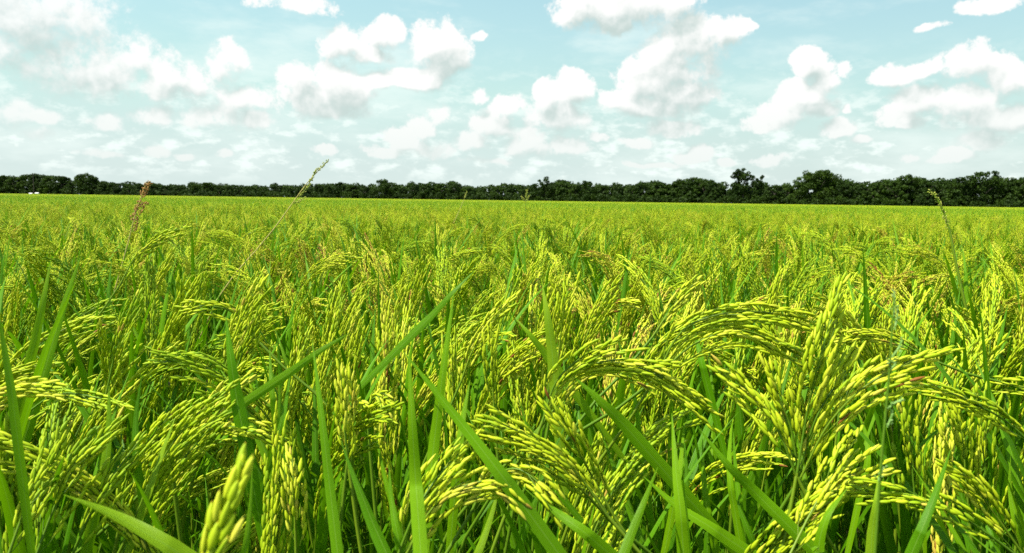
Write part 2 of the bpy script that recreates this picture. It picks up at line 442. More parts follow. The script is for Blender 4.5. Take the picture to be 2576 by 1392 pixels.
H0 = 0.965
def tiller(rng, nseg=14, droop=None):
    """local curves of one rice plant, top of the panicle arch at H0, bending towards +X"""
    dr = (rng.uniform(.05, .8) if rng.random() < .80 else rng.uniform(.7, 1.6)) if droop is None else droop
    th0 = rng.uniform(.05, .28) + dr * .08
    L = rng.uniform(.18, .24)
    P = arc((0, 0, 0), 0, th0, th0 + dr, L, nseg)
    hz = H0 - P[:, 2].max()
    lean = .10 * th0 * hz
    stem = np.stack([np.linspace(-hz * sin(th0) * .6, 0, 7) * (1 - np.linspace(0, 1, 7) * 0), np.zeros(7), np.linspace(0, hz, 7)], 1)
    P = P + np.array([0, 0, hz])
    leaves = []
    for j in range(6):
        if j < 4:
            z0 = hz * rng.uniform(.78, .95); l = rng.uniform(.20, .34); t0 = rng.uniform(.05, .5); t1 = t0 + rng.uniform(.02, .7)
        else:
            z0 = hz * rng.uniform(.45, .72); l = rng.uniform(.30, .45); t0 = rng.uniform(.12, .45); t1 = t0 + rng.uniform(.3, 1.5)
        az = rng.uniform(0, 2 * pi)
        x0 = np.interp(z0, stem[:, 2], stem[:, 0])
        C = arc((x0, 0, z0), az, t0, t1, l, max(4, nseg - 3), 1.8); lim = H0 + min(rng.normal(.012, .028), .055)
        if C[:, 2].max() > lim: C[:, 2] = z0 + (C[:, 2] - z0) * max(.2, (lim - z0) / (C[:, 2].max() - z0))
        leaves.append((C, rng.uniform(.0075, .0130), az))
    return P, stem, leaves

def leaf_to(G, lf, n, mat, tint, fold=.2):
    C, wd, az = lf
    hint = (cos(az), sin(az), .35)
    ribbon(G, C, leafprof(len(C), wd), hint, fold, mat, tint)

def link(name, me, parent=None, loc=None):
    o = bpy.data.objects.new(name, me); COL.objects.link(o)
    if parent is not None: o.parent = parent
    if loc is not None: o.location = loc
    return o
def tag(o, label=None, cat=None, group=None, kind=None):
    if label: o['label'] = label
    if cat: o['category'] = cat
    if group: o['group'] = group
    if kind: o['kind'] = kind
    return o

# ------------------------------------------------------------------ tree line position
def line_y(t):
    """depth of the wood's edge for direction tan = x / y"""
    return 390.8 / (1 + .47 * t)

# ------------------------------------------------------------------ ground
G = Geo()
gx = np.array([-3000, -400, -60, 60, 400, 3000.]); gy = np.array([-3000, -300, -60, 60, 400, 3000.])
X, Y = np.meshgrid(gx, gy, indexing='ij'); V = np.stack([X.ravel(), Y.ravel(), np.zeros(36)], 1)
Q = [(i * 6 + j, (i + 1) * 6 + j, (i + 1) * 6 + j + 1, i * 6 + j + 1) for i in range(5) for j in range(5)]
G.add(V, Q)
tag(link('ground', G.mesh('ground', [M['soil']])), kind='structure')

# ------------------------------------------------------------------ trees
def crown_leaves(G, cent, rad, n, size, rng, tint, flatz=.8):
    d = nrm(rng.normal(size=(n, 3))); r = rng.uniform(.45, 1.05, n) ** .6
    P = np.asarray(cent) + d * (r * rad)[:, None] * np.array([1, 1, flatz])
    nn = nrm(d + rng.normal(0, .8, (n, 3))); S = nrm(np.cross(nn, rng.normal(size=(n, 3)))); U2 = np.cross(nn, S)
    s = size * rng.uniform(.6, 1.3, n)[:, None]
    a = rng.uniform(.5, .9, n)[:, None]
    V = np.stack([P - S * s * .5, P + U2 * s * .5 * a, P + S * s * .5, P - U2 * s * .5 * a], 1)
    Q = np.arange(n * 4).reshape(-1, 4)
    G.add(V, Q, None, np.repeat(np.clip(tint + rng.normal(0, .10, n), 0, 1), 4), .5, 0)

def trunk_mesh(name, h, rng, x0=0):
    g = Geo()
    P = np.array([[0, 0, 0], [.15, 0, h * .2], [0, .2, h * .45], [.2, 0, h * .7]]) * np.array([1, 1, 1])
    C = catmull(P, 8); tube(g, C, np.linspace(h * .028, h * .010, 8), 8, 0)
    for k in range(6):
        a = rng.uniform(0, 2 * pi); z = h * rng.uniform(.25, .6)
        st = path_at(C, np.array([z]))[0]
        l = h * rng.uniform(.2, .35)
        en = st + np.array([cos(a) * l, sin(a) * l, l * .8])
        B_ = catmull([st, (st + en) / 2 + [0, 0, -.05 * l], en], 6)
        tube(g, B_, np.linspace(h * .011, h * .003, 6), 6, 0)
    return g.mesh(name, [M['bark']])

def tree_variant(seed, style):
    """normalised tree: height 12, crown radius about 5"""
    rng = np.random.default_rng(seed); g = Geo(); H = 12.0; R = 5.0
    ncl = 80
    for k in range(ncl):
        z = rng.uniform(.10, .90) * H
        prof = {0: sqrt(max(0, 1 - ((z / H - .42) / .52) ** 2)), 1: sqrt(max(0, 1 - ((z / H - .5) / .5) ** 2)),
                2: min(1, 1.25 - z / H * .9) * .85}[style]
        a = rng.uniform(0, 2 * pi); r = R * prof * rng.uniform(.45, 1.0) ** .6
        rad = rng.uniform(.85, 1.7) * (1.1 - .45 * z / H)
        z = min(z, H - rad * .7)
        crown_leaves(g, (r * cos(a), r * sin(a), z), rad, int(75 * rad * rad) + 25, .62, rng, rng.uniform(.1, .75))
    for k in range(16):      # uneven top sprigs
        a = rng.uniform(0, 2 * pi); r = R * rng.uniform(0, .8)
        z = H * (.96 - .20 * (r / R) ** 2) * rng.uniform(.93, 1.02)
        crown_leaves(g, (r * cos(a), r * sin(a), z), rng.uniform(.45, .9), 34, .42, rng, rng.uniform(.3, .8))
    return g.mesh('crown', [M['tree']]), trunk_mesh('trunk', H, rng)
VAR = [tree_variant(100 + i, i % 3) for i in range(9)]

def treepos(px, back=0.0):
    rr = ray(px, 505); t = rr[0] / rr[1]; y = line_y(t) + back
    return t * y, y
def topz(px, py, y):
    rr = ray(px, py); return CAMZ + rr[2] / rr[1] * y

# (x, y of the top) read along the wood's skyline
SKY = [(-40,442),(-12,440),(14,439),(40,443),(73,437),(100,436),(126,441),(156,441),(180,452),(234,441),(258,455),(289,459),(324,461),(352,461),
 (390,462),(415,465),(452,464),(490,462),(520,457.5),(553,465),(603,469),(628,466),(660,472),(697,464),(730,470),(755,466),(803,462),(825,463),
 (886,464),(918,466),(1004,468),(1041,460),(1074,461),(1112,459),(1147,459),(1175,469),(1212,470),(1250,466),(1285,465),(1325,470),
 (1417,454),(1445,461),(1510,464),(1555,463),(1590,466),(1618,457),(1656,456),(1683,460),(1706,450),(1741,446),(1771,448),(1790,452),
 (1809,461),(1950,464),(1979,462),(2118,454),(2140,455),(2168,462),(2205,454),(2256,451),(2306,443),(2331,452),(2369,450),
 (2401,456),(2545,446),(2580,444),(2620,448)]
# distinctive trees: name, label, list of crown lumps (x, y, radius in px), weight of gaps
HERO_T = [
 ('round_tree', 'rounded tree with a jagged right side rising over the low left end of the wood', [(200,452,14),(212,446,13),(224,449,12),(232,445,8),(240,452,8),(205,466,20),(232,468,20),(218,480,22)], 211),
 ('small_round_tree', 'small round-topped tree beside the long seed stem where the wood is low', [(853,467,11),(845,472,12),(862,472,12),(853,482,20)], 853),
 ('domed_tree', 'smooth bright green dome-topped tree, the only dome in the middle of the wood', [(957,464,13),(970,461,13),(984,465,13),(968,475,22),(952,482,18),(988,482,18)], 970),
 ('broad_tree', 'broad tree with a dark rounded crown just right of the middle of the wood', [(1355,462,12),(1370,458,13),(1385,462,12),(1345,472,15),(1375,478,24),(1395,480,18),(1350,490,20)], 1370),
 ('greyish_tree', 'grey-green round-topped tree rising behind the darker trees', [(1470,462,12),(1482,464,12),(1460,470,14),(1480,482,24),(1500,482,18)], 1475),
 ('lanky_tree', 'tall lanky tree with an open flat-topped crown and sky showing between its boughs', [(1844,438,11),(1856,434,12),(1869,434,13),(1881,439,11),(1862,444,14),(1850,446,10),(1852,448,8),(1874,450,9),(1890,446,6),(1903,449,6),(1913,447,7),(1908,456,9),(1866,454,15),(1890,458,15),(1850,462,15),(1905,466,16),(1862,478,22),(1900,482,24),(1846,484,18)], 1868),
 ('great_dome_tree', 'largest dark dome-shaped tree, wider than any other in the wood', [(2030,446,18),(2046,443,19),(2062,441,20),(2078,443,19),(2092,449,18),(2040,456,24),(2082,458,24),(2014,455,15),(2004,466,15),(2104,458,15),(2050,462,28),(2080,470,28),(2020,480,24),(2112,478,20),(2060,495,28)], 2058),
 ('shaggy_tree', 'shaggy tree with loose twigs sticking up from its pointed top', [(2270,452,11),(2283,448,12),(2296,451,12),(2276,464,18),(2300,470,20),(2260,476,16)], 2283),
 ('tall_edge_tree', 'massive tall tree with a stepped crown near the right end of the wood', [(2412,452,9),(2422,450,10),(2440,443,13),(2456,437,12),(2472,435,12),(2488,436,12),(2502,440,12),(2514,450,13),(2455,460,26),(2490,465,28),(2425,472,22),(2460,492,28),(2505,490,22)], 2468),
]
trees = []   # (px, root object, hero label or None)
for k, (nm, lab, lumps, cx) in enumerate(HERO_T):
    rng = np.random.default_rng(700 + k); bx, by = treepos(cx, 2.0)
    root = tag(bpy.data.objects.new(nm, None), lab, 'tree', 'trees along the edge of the rice field'); COL.objects.link(root); root.location = (bx, by, 0)
    g = Geo(); zt = 0
    ppm = by * SPX
    for (lx, ly, lr) in lumps:
        R_ = lr * ppm
        x = (lx - cx) * ppm; z = topz(lx, ly, by); zt = max(zt, z + R_)
        nsub = max(3, int(R_ * R_ * .9))
        for q in range(nsub):
            dd = nrm(rng.normal(size=3)) * R_ * rng.uniform(.35, .85)
            crown_leaves(g, (x + dd[0], dd[1] + rng.uniform(-1, 1), max(.8, z + dd[2] * .9)), R_ * rng.uniform(.25, .45) + .25, int(44 + 18 * R_), .60, rng,
                         rng.uniform(.15, .7) + (.15 if nm in ('domed_tree',) else 0))
    link('crown', g.mesh('crown', [M['tree']]), root)
    link('trunk', trunk_mesh('trunk', zt * .92, rng), root)
    trees.append((cx, root, lab))
rng = np.random.default_rng(5)
for k, (px, py) in enumerate(SKY):
    bx, by = treepos(px, rng.uniform(0, 7)); h = topz(px, py, by)
    cr, tk = VAR[rng.integers(len(VAR))]
    root = tag(bpy.data.objects.new('wood_tree', None), None, 'tree', 'trees along the edge of the rice field'); COL.objects.link(root)
    root.location = (bx, by, 0); root.rotation_euler = (0, 0, rng.uniform(0, 6.28))
    sz = h / 12.2; sxy = sz * rng.uniform(.85, 1.2)
    root.scale = (sxy, sxy, sz)
    link('crown', cr, root); link('trunk', tk, root)
    trees.append((px, root, None))
heads = {'round_tree': 'the rounded jagged tree', 'small_round_tree': 'the small round tree by the seed stem', 'domed_tree': 'the bright dome-topped tree',
         'broad_tree': 'the broad mid-wood tree', 'greyish_tree': 'the grey-green tree', 'lanky_tree': 'the lanky tree', 'great_dome_tree': 'the great dark dome',
         'shaggy_tree': 'the shaggy twiggy tree', 'tall_edge_tree': 'the massive stepped tree'}
trees.sort(key=lambda a: a[0])
hi = [i for i, t_ in enumerate(trees) if t_[2]]
ORD = ['first', 'second', 'third', 'fourth', 'fifth', 'sixth', 'seventh', 'eighth', 'ninth', 'tenth', 'eleventh', 'twelfth', 'thirteenth', 'fourteenth']
for i, (px, root, lab) in enumerate(trees):
    if lab: continue
    j = min(hi, key=lambda q: (abs(q - i), q)); n_ = abs(i - j); side = 'left' if i < j else 'right'
    look = 'leafy green tree' if root.scale[0] >= root.scale[2] else 'narrow green tree'
    root['label'] = f"{look}, {ORD[n_ - 1]} to the {side} of {heads[trees[j][1].name.split('.')[0]]}"

def skyline(px):
    xs = [a for a, b in SKY]; return np.interp(px, xs, [b for a, b in SKY])
# deeper wood behind the front trees, and low growth at their feet: masses nobody could count
g = Geo(); rng = np.random.default_rng(8)
for k in range(1900):
    px = rng.uniform(-250, 2830); bx, by = treepos(px, rng.uniform(9, 30)); z = topz(px, skyline(px), by)
    rad = rng.uniform(1.6, 2.8)
    crown_leaves(g, (bx, by, rng.uniform(.05, .90) * z), rad, int(26 * rad * rad), 1.0, rng, rng.uniform(.0, .5))
tag(link('woods', g.mesh('woods', [M['tree']])), 'dense mass of dark green wood behind the front row of trees', kind='stuff')
g = Geo()
for k in range(1300):
    px = rng.uniform(-250, 2830); bx, by = treepos(px, rng.uniform(-5, 4)); rad = rng.uniform(.6, 2.0)
    crown_leaves(g, (bx, by, rng.uniform(.2, 2.4 + rad * .9)), rad, int(34 * rad * rad) + 14, .6, rng, rng.uniform(.0, .75) ** 1.3)
tag(link('undergrowth', g.mesh('undergrowth', [M['tree']])), 'dark low undergrowth at the foot of the wood', kind='stuff')

# small white sheds and the pole at the far left of the wood
def box(G, c, s, mat=0):
    c = np.array(c); s = np.array(s) / 2
    V = np.array([[x, y, z] for x in (-1, 1) for y in (-1, 1) for z in (-1, 1)]) * s + c
    G.add(V, [(0, 1, 3, 2), (4, 6, 7, 5), (0, 4, 5, 1), (2, 3, 7, 6), (0, 2, 6, 4), (1, 5, 7, 3)], None, .4, .5, mat)
for px, wd_, hh, lab in ((94.5, 2.2, 1.4, 'small bright white shed in front of the wood, the larger of the two white specks'),
                         (79, 1.9, 1.1, 'tiny off-white shed in front of the wood, dimmer of the two white specks')):
    bx, by = treepos(px, -9)
    root = tag(bpy.data.objects.new('white_shed', None), lab, 'shed', 'white specks beyond the field'); COL.objects.link(root); root.location = (bx, by, 0)
    g = Geo(); box(g, (0, 0, hh / 2), (wd_, 2, hh)); link('wall', g.mesh('wall', [M['white']], smooth=False), root)
    g = Geo(); h2 = hh + .6
    g.add([(-wd_ * .55, -1.2, hh), (wd_ * .55, -1.2, hh), (wd_ * .55, 1.2, hh), (-wd_ * .55, 1.2, hh), (-wd_ * .55, 0, h2), (wd_ * .55, 0, h2)],
          [(0, 1, 5, 4), (2, 3, 4, 5), (0, 3, 2, 1)], [(0, 4, 3), (1, 2, 5)])
    link('roof', g.mesh('roof', [M['white']], smooth=False), root)
    g = Geo(); box(g, (0, -1.0, .5), (.8, .08, 1.0)); link('door', g.mesh('door', [M['dark']], smooth=False), root)
bx, by = treepos(86, -6)
root = tag(bpy.data.objects.new('utility_pole', None), 'thin dark wooden pole between the two white specks before the wood', 'pole'); COL.objects.link(root); root.location = (bx, by, 0)
hp = topz(86, 436, by)
g = Geo(); tube(g, [(0, 0, 0), (0, 0, hp * .5), (0, 0, hp)], (.19, .17, .13), 10, 0); link('post', g.mesh('post', [M['bark']]), root)
g = Geo(); box(g, (0, -.17, hp - .7), (2.2, .12, .14)); link('crossarm', g.mesh('crossarm', [M['bark']], smooth=False), root)

# ------------------------------------------------------------------ the rice crop beyond the nearest plants (one mass)
src = bpy.data.collections.new("rice_tufts")       # sources for the instancer, not linked to the scene
idx = {}
def add_src(kind, me):
    k = len(src.objects); o = bpy.data.objects.new(f"rice_tuft.{k:03d}", me); src.objects.link(o); idx.setdefault(kind, []).append(k)
MATS3 = [M['grain'], M['stem'], M['leaf']]
def rotz(P, a, off=(0, 0, 0), s=1.0):
    c, s_ = cos(a), sin(a)
    return np.stack([P[:, 0] * c - P[:, 1] * s_, P[:, 0] * s_ + P[:, 1] * c, P[:, 2]], 1) * s + np.asarray(off)
def tuft(seed, nt, rad, lod, nleaf=3, dens=1.0):
    rng = np.random.default_rng(seed); g = Geo()
    for k in range(nt):
        P, st, lv = tiller(rng, 10 if lod == 1 else 7)
        a = rng.uniform(0, 6.28); off = (*rng.uniform(-rad, rad, 2), 0); sc = min(rng.normal(.985, .045), 1.03)
        bt = rng.normal(.46, .13)
        panicle(g, rotz(P, a, off, sc), lod, rng, rng.uniform(.5, 1.2), .0102 if lod == 1 else .0110, dens, bt)
        tube(g, rotz(st, a, off, sc), .0018, 3, 1)
        for lf in lv[:nleaf]:
            C, wd, az = lf
            leaf_to(g, (rotz(C, a, off, sc), wd, az + a), 0, 2, float(np.clip(rng.normal(.45, .2), 0, .95)))
    return g.mesh('rice_tuft', MATS3)
for i in range(12): add_src('a', tuft(1000 + i, 5, .055, 1, 4))
for i in range(12): add_src('b', tuft(1100 + i, 6, .075, 2, 3, .8))
def patch(seed, size, nt, nblob, leafseg, nleaf):
    rng = np.random.default_rng(seed); g = Geo(); h = size / 2
    for k in range(nt):
        P, st, lv = tiller(rng, 6)
        a = rng.uniform(0, 6.28); off = (*rng.uniform(-h, h, 2), 0); sc = min(rng.normal(.985, .045), 1.03)
        C = rotz(P, a, off, sc); s = rng.uniform(.0, .8, nblob) * .2
        p = path_at(C, s); d = nrm(path_at(C, s + .02) - p) + rng.normal(0, .22, (nblob, 3))
        p = p + rng.normal(0, .005, p.shape)
        tn = np.clip(rng.normal(.40, .13) + rng.normal(0, .12, nblob), 0, .9); tn = np.where(rng.random(nblob) > .97, .93, tn)
        ln = .035 if nblob > 6 else .06
        grains(g, p, d, ln * rng.uniform(.7, 1.3, nblob), .0048 if nblob > 6 else .010, tn, 2, rng, 0)
        for (Cl, wd, az) in lv[:nleaf]:
            Cl = rotz(Cl, a, off, sc)[::max(1, len(Cl) // leafseg) if False else 1]
            ii = np.linspace(0, len(Cl) - 1, leafseg + 1).round().astype(int); Cl = Cl[ii]
            ribbon(g, Cl, leafprof(len(Cl), wd * 1.1), (cos(az + a), sin(az + a), .35), .1, 2, float(np.clip(rng.normal(.5, .2), 0, .95)))
    return g.mesh('rice_tuft', MATS3)
for i in range(6): add_src('c', patch(1200 + i, .8, 100, 14, 3, 3))
for i in range(4): add_src('d', patch(1300 + i, 3.2, 900, 5, 2, 2))
def understory(seed):
    rng = np.random.default_rng(seed); g = Geo()
    for k in range(5):
        az = rng.uniform(0, 6.28); off = np.array([*rng.uniform(-.06, .06, 2), 0])
        tube(g, [off, off + [0, 0, .35], off + [rng.normal(0, .02), rng.normal(0, .02), .72]], .0022, 4, 1)
        for q in range(3):
            l = rng.uniform(.28, .45); z0 = rng.uniform(.15, .45); t0 = rng.uniform(.1, .4)
            az = rng.uniform(0, 6.28)
            C = arc(off + [0, 0, z0], az, t0, t0 + rng.uniform(.2, 1.3), l, 9, 1.8)
            leaf_to(g, (C, rng.uniform(.008, .013), az), 0, 2, float(np.clip(rng.normal(.35, .2), 0, .95)))
    return g.mesh('rice_tuft', MATS3)
for i in range(6): add_src('u', understory(1400 + i))

NEAR_R = 1.36
pts, inst, rots, scs = [], [], [], []
rng = np.random.default_rng(21)
def inview(x, y, m_=.0):
    return y > 0 and abs(x) < y * (.66 + m_) + .08
def scatter(kind, cell, r0, r1, half_deg, cond=None, smin=.97, smax=1.03, jitter=1.0, zs=True):
    n = int(r1 / cell) + 2
    gx_ = (np.arange(-n, n + 1) + .5) * cell
    gy_ = gx_ if half_deg > 100 else gx_[gx_ > -cell]
    X, Y = np.meshgrid(gx_, gy_); X = X.ravel(); Y = Y.ravel()
    X = X + rng.uniform(-.5, .5, len(X)) * cell * jitter; Y = Y + rng.uniform(-.5, .5, len(Y)) * cell * jitter
    rr = np.hypot(X, Y); az = np.degrees(np.abs(np.arctan2(X, Y)))
    ok = (rr >= r0) & (rr < r1) & (az < half_deg)
    if cond is not None: ok &= cond(X, Y)
    X, Y = X[ok], Y[ok]; N = len(X)
    pts.append(np.stack([X, Y, np.zeros(N)], 1)); inst.append(rng.choice(idx[kind], N))
    rots.append(np.stack([rng.normal(0, .03, N) * (kind in 'abu'), rng.normal(0, .03, N) * (kind in 'abu'), rng.uniform(0, 6.28, N) if kind != 'd' else rng.integers(0, 4, N) * pi / 2], 1))
    sc = rng.uniform(smin, smax, N) if kind in 'cd' else np.clip(rng.normal(.99, .04, N), .86, 1.035)
    scs.append(sc); return N
field_end = lambda X, Y: Y < 390.8 - .47 * X - 6
nview = lambda X, Y: ~((Y > 0) & (np.abs(X) < Y * .70 + .06))
cnt = [scatter('u', .13, .10, 1.9, 181),
       scatter('a', .16, .30, NEAR_R, 181, nview),
       scatter('a', .155, NEAR_R, 4.5, 60),
       scatter('b', .17, 4.5, 13, 48),
       scatter('b', .20, NEAR_R, 5, 181, lambda X, Y: np.degrees(np.abs(np.arctan2(X, Y))) > 60),
       scatter('c', .72, 13, 48, 46, jitter=.4),
       scatter('d', 3.0, 48, 640, 44, field_end, jitter=.2)]
print("SCATTER", cnt)
P_ = np.concatenate(pts); me = bpy.data.meshes.new('rice_crop')
me.vertices.add(len(P_)); me.vertices.foreach_set('co', P_.astype(np.float32).ravel()); me.update()
a = me.attributes.new('idx', 'INT', 'POINT'); a.data.foreach_set('value', np.concatenate(inst).astype(np.int32))
a = me.attributes.new('rot', 'FLOAT_VECTOR', 'POINT'); a.data.foreach_set('vector', np.concatenate(rots).astype(np.float32).ravel())
a = me.attributes.new('scl', 'FLOAT', 'POINT'); a.data.foreach_set('value', np.concatenate(scs).astype(np.float32))
crop = tag(link('rice_crop', me), 'dense yellow-green mass of ripening rice spreading away to the wood', kind='stuff')
ng = bpy.data.node_groups.new('rice_scatter', 'GeometryNodeTree')
ng.interface.new_socket('Geometry', in_out='INPUT', socket_type='NodeSocketGeometry')
ng.interface.new_socket('Geometry', in_out='OUTPUT', socket_type='NodeSocketGeometry')
N_ = NT(ng); gi = N_.node('NodeGroupInput'); go = N_.node('NodeGroupOutput')
ci = N_.node('GeometryNodeCollectionInfo'); ci.inputs[0].default_value = src; ci.inputs['Separate Children'].default_value = True; ci.inputs['Reset Children'].default_value = True
ip = N_.node('GeometryNodeInstanceOnPoints'); ip.inputs['Pick Instance'].default_value = True
def na(nm, ty):
    x = N_.node('GeometryNodeInputNamedAttribute', data_type=ty); x.inputs[0].default_value = nm; return x.outputs[0]
N_.l.new(gi.outputs[0], ip.inputs['Points']); N_.l.new(ci.outputs[0], ip.inputs['Instance'])
N_.l.new(na('idx', 'INT'), ip.inputs['Instance Index'])
er = N_.node('FunctionNodeEulerToRotation'); N_.l.new(na('rot', 'FLOAT_VECTOR'), er.inputs[0]); N_.l.new(er.outputs[0], ip.inputs['Rotation'])
N_.l.new(na('scl', 'FLOAT'), ip.inputs['Scale']); N_.l.new(ip.outputs[0], go.inputs[0])
md = crop.modifiers.new('scatter', 'NODES'); md.node_group = ng

# ------------------------------------------------------------------ nearest rice plants, one object each
def plant_parts(seed, droop):
    rng = np.random.default_rng(seed); P, st, lv = tiller(rng, 16, droop); out = []
    g = Geo(); panicle(g, P, 0, rng, rng.uniform(.45, 1.1), .0106, 1.0, rng.normal(.48, .09)); out.append(('panicle', g.mesh('panicle', [M['grain'], M['stem']])))
    g = Geo(); tube(g, st, np.linspace(.0026, .0013, 7), 6, 0); out.append(('stem', g.mesh('stem', [M['stem']])))
    for lf in lv:
        g = Geo(); leaf_to(g, lf, 0, 0, float(np.clip(rng.normal(.45, .18), 0, .95)), .22); out.append(('leaf', g.mesh('leaf', [M['leaf']])))
    return out
NV = 24
PV = [plant_parts(2000 + i, float(.05 + 1.4 * (i / (NV - 1)) ** 1.7)) for i in range(NV)]
rng = np.random.default_rng(77)
cands = []
cell = .071
for ix in range(-24, 25):
    for iy in range(2, 26):
        x = (ix + rng.uniform(0, 1)) * cell; y = (iy + rng.uniform(0, 1)) * cell; r = sqrt(x * x + y * y)
        if r < .40 or r > NEAR_R + .03 or abs(x) > y * .70 + .06: continue
        if r < .74 and rng.random() < .68: continue
        if r < .80 and .20 < x / y < .60: continue
        if r < .95 and .20 < x / y < .60 and rng.random() < .5: continue
        cands.append((r, x, y))
cands.sort(); keep = cands if len(cands) < 232 else [cands[i] for i in np.linspace(0, len(cands) - 1, 232).round().astype(int)]
print("NEAR", len(cands), len(keep))
NEARP = []
for (r, x, y) in keep:
    vi = int(rng.integers(NV)); sc = float(np.clip(rng.normal(.985, .05), .84, 1.06))
    if r < .75: sc = min(sc, (CAMZ - .155 - .10 * (.75 - r)) / H0 * 1.0)
    if r < .55: sc = min(sc, .90)
    root = bpy.data.objects.new('rice_plant', None); COL.objects.link(root)
    root.location = (x, y, 0); root.scale = (sc, sc, sc)
    az = rng.uniform(0, 6.28) if rng.random() < .35 else rng.normal(.3, .8)
    root.rotation_euler = (rng.normal(0, .04), rng.normal(0, .04), az)
    look = 'upright' if vi < 12 else ('half-arched' if vi < 18 else 'drooping')
    t_ = x / y; zone = 'by the left edge' if t_ < -.36 else ('left of the middle' if t_ < -.1 else ('in the middle' if t_ < .1 else ('right of the middle' if t_ < .36 else 'by the right edge')))
    ro = 'in the very nearest row' if r < .75 else ('in the near rows' if r < 1.15 else 'in the third band back')
    tag(root, 'rice plant with a yellow-green head', 'rice plant', 'rice plants nearest the camera'); NEARP.append((root, f"{look} rice head", np.array([x, y])))
    for nm, me in PV[vi]: link(nm, me, root)

# ------------------------------------------------------------------ singled-out rice plants and blades
def hero_plant(label, pans=(), leaves=(), seed=0, lod=0, spread=1.0, tint=.5, glen=.0104):
    """pans: lists of (px, py, depth) from neck to tip; leaves: (points, width)"""
    rng = np.random.default_rng(3000 + seed)
    pw = [np.array([at(*p) for p in pp]) for pp in pans]; lw = [(np.array([at(*p) for p in lp]), wd) for lp, wd in leaves]
    bs = np.array([p[0] for p in pw] + ([l[0][0] for l in lw] if not pw else []))
    rootp = bs.mean(0).copy(); rootp[2] = 0
    if pw:
        dd = np.array([nrm(p[1] - p[0]) for p in pw]).mean(0); rootp[:2] -= dd[:2] / max(.45, dd[2]) * bs.mean(0)[2] * .16
    root = tag(bpy.data.objects.new('rice_plant', None), label, 'rice plant', 'singled-out rice plants in the foreground'); COL.objects.link(root); root.location = rootp
    if seed in HREF and pw: HPOS.append((seed, np.array([q[len(q) // 2] for q in pw]).mean(0)[:2]))
    for p in pw:
        C = catmull(p, 22); g = Geo()
        panicle(g, C, lod, rng, spread, glen, 1.0, tint); link('panicle', g.mesh('panicle', [M['grain'], M['stem']], rootp), root)
        d0 = nrm(C[1] - C[0])
        S = catmull([rootp, rootp * .5 + (C[0] - d0 * .2) * .5, C[0] - d0 * .20, C[0]], 14)
        g = Geo(); tube(g, S, np.linspace(.0028, .0013, 14), 6, 0); link('stem', g.mesh('stem', [M['stem']], rootp), root)
    if not pw:
        b0 = lw[0][0][0] - nrm(lw[0][0][1] - lw[0][0][0]) * .10
        g = Geo(); tube(g, catmull([rootp, (rootp + b0) / 2, b0], 8), np.linspace(.0026, .0018, 8), 6, 0); link('stem', g.mesh('stem', [M['stem']], rootp), root)
    for (l, wd) in lw:
        wd *= .68
        b = l[0]; q = np.vstack([[b - nrm(l[1] - l[0]) * .12], l])
        C = catmull(q, 24); g = Geo()
        v_ = nrm(CAMP - C.mean(0)); hint = nrm(v_ + rng.normal(0, .35, 3))
        ribbon(g, C, leafprof(24, wd), hint, -.12, 0, float(rng.uniform(.5, 1.05))); link('leaf', g.mesh('leaf', [M['leaf']], rootp), root)
    return root

HREF = {1: 'the large bright fan', 2: 'the slim head under the large fan', 3: 'the long low arch', 4: 'the forked drooping head', 5: 'the blurred closest head',
        6: 'the slanting double-tipped head', 7: 'the curved row of plump grains', 8: 'the bottom left olive heads', 9: 'the head bowing low on the left', 10: 'the pale brown-tipped head',
        11: 'the three spread tips', 12: 'the short reddish head', 13: 'the bottom right corner head', 14: 'the bright head at the right edge', 15: 'the chalky pale pair',
        16: 'the upright pale bottom head', 17: 'the hanging strands', 18: 'the tight central column', 19: 'the tall blunt-grained head', 20: 'the slanting central head', 21: 'the olive column on the left',
        22: 'the twin blunt heads', 23: 'the spread pale grains', 24: 'the long thin sweeping head', 25: 'the slim head above the arch', 26: 'the dense mass by the right edge',
        27: 'the narrow head behind the weed', 28: 'the head bending left on the far right'}
HPOS = []; BLADES = []
D = .58
hero_plant('large fan of thick bright panicles, one pointing up and one reaching far right', [
    [(2005,1190,D),(2030,1040,D),(2068,880,D-.01),(2118,720,D)],
    [(2015,1200,D),(2090,1060,D-.01),(2210,950,D-.02),(2390,884,D-.02)],
    [(2000,1190,D),(1960,1090,D),(1900,1000,D+.01),(1822,925,D+.02)],
    [(2008,1190,D+.02),(1990,1080,D+.02),(1960,1000,D+.02),(1942,930,D+.02)],
    [(2012,1195,D+.01),(2050,1060,D),(2110,960,D),(2160,890,D)]], seed=1, tint=.56, spread=.85, glen=.0122)
hero_plant('slim yellow-green panicle rising to the right below the large bright fan', [[(1985,1400,.52),(2040,1290,.53),(2105,1180,.54),(2165,1085,.56)]], seed=2, tint=.44)
hero_plant('long panicle bending in a wide low arch above the middle right of the field', [
    [(1650,950,.66),(1720,830,.65),(1850,785,.64),(2010,800,.64),(2090,840,.64)], [(1655,950,.68),(1740,870,.67),(1860,830,.66),(1990,880,.66),(2040,910,.66)]], seed=3, tint=.50, spread=.9)
hero_plant('panicle arching over to the right with two forked drooping strands', [
    [(1365,1060,.64),(1400,960,.64),(1470,895,.63),(1540,862,.62)],
    [(1370,1060,.66),(1440,940,.65),(1560,905,.64),(1690,912,.63)],
    [(1380,1050,.67),(1480,920,.66),(1620,930,.65),(1740,1000,.64),(1800,1040,.64)]], seed=4, tint=.53, spread=.85)
hero_plant('blurred single thick panicle tip rising closest to the camera', [[(470,1560,.26),(520,1420,.26),(565,1290,.265),(612,1165,.27)]], seed=5, tint=.42, spread=.55)
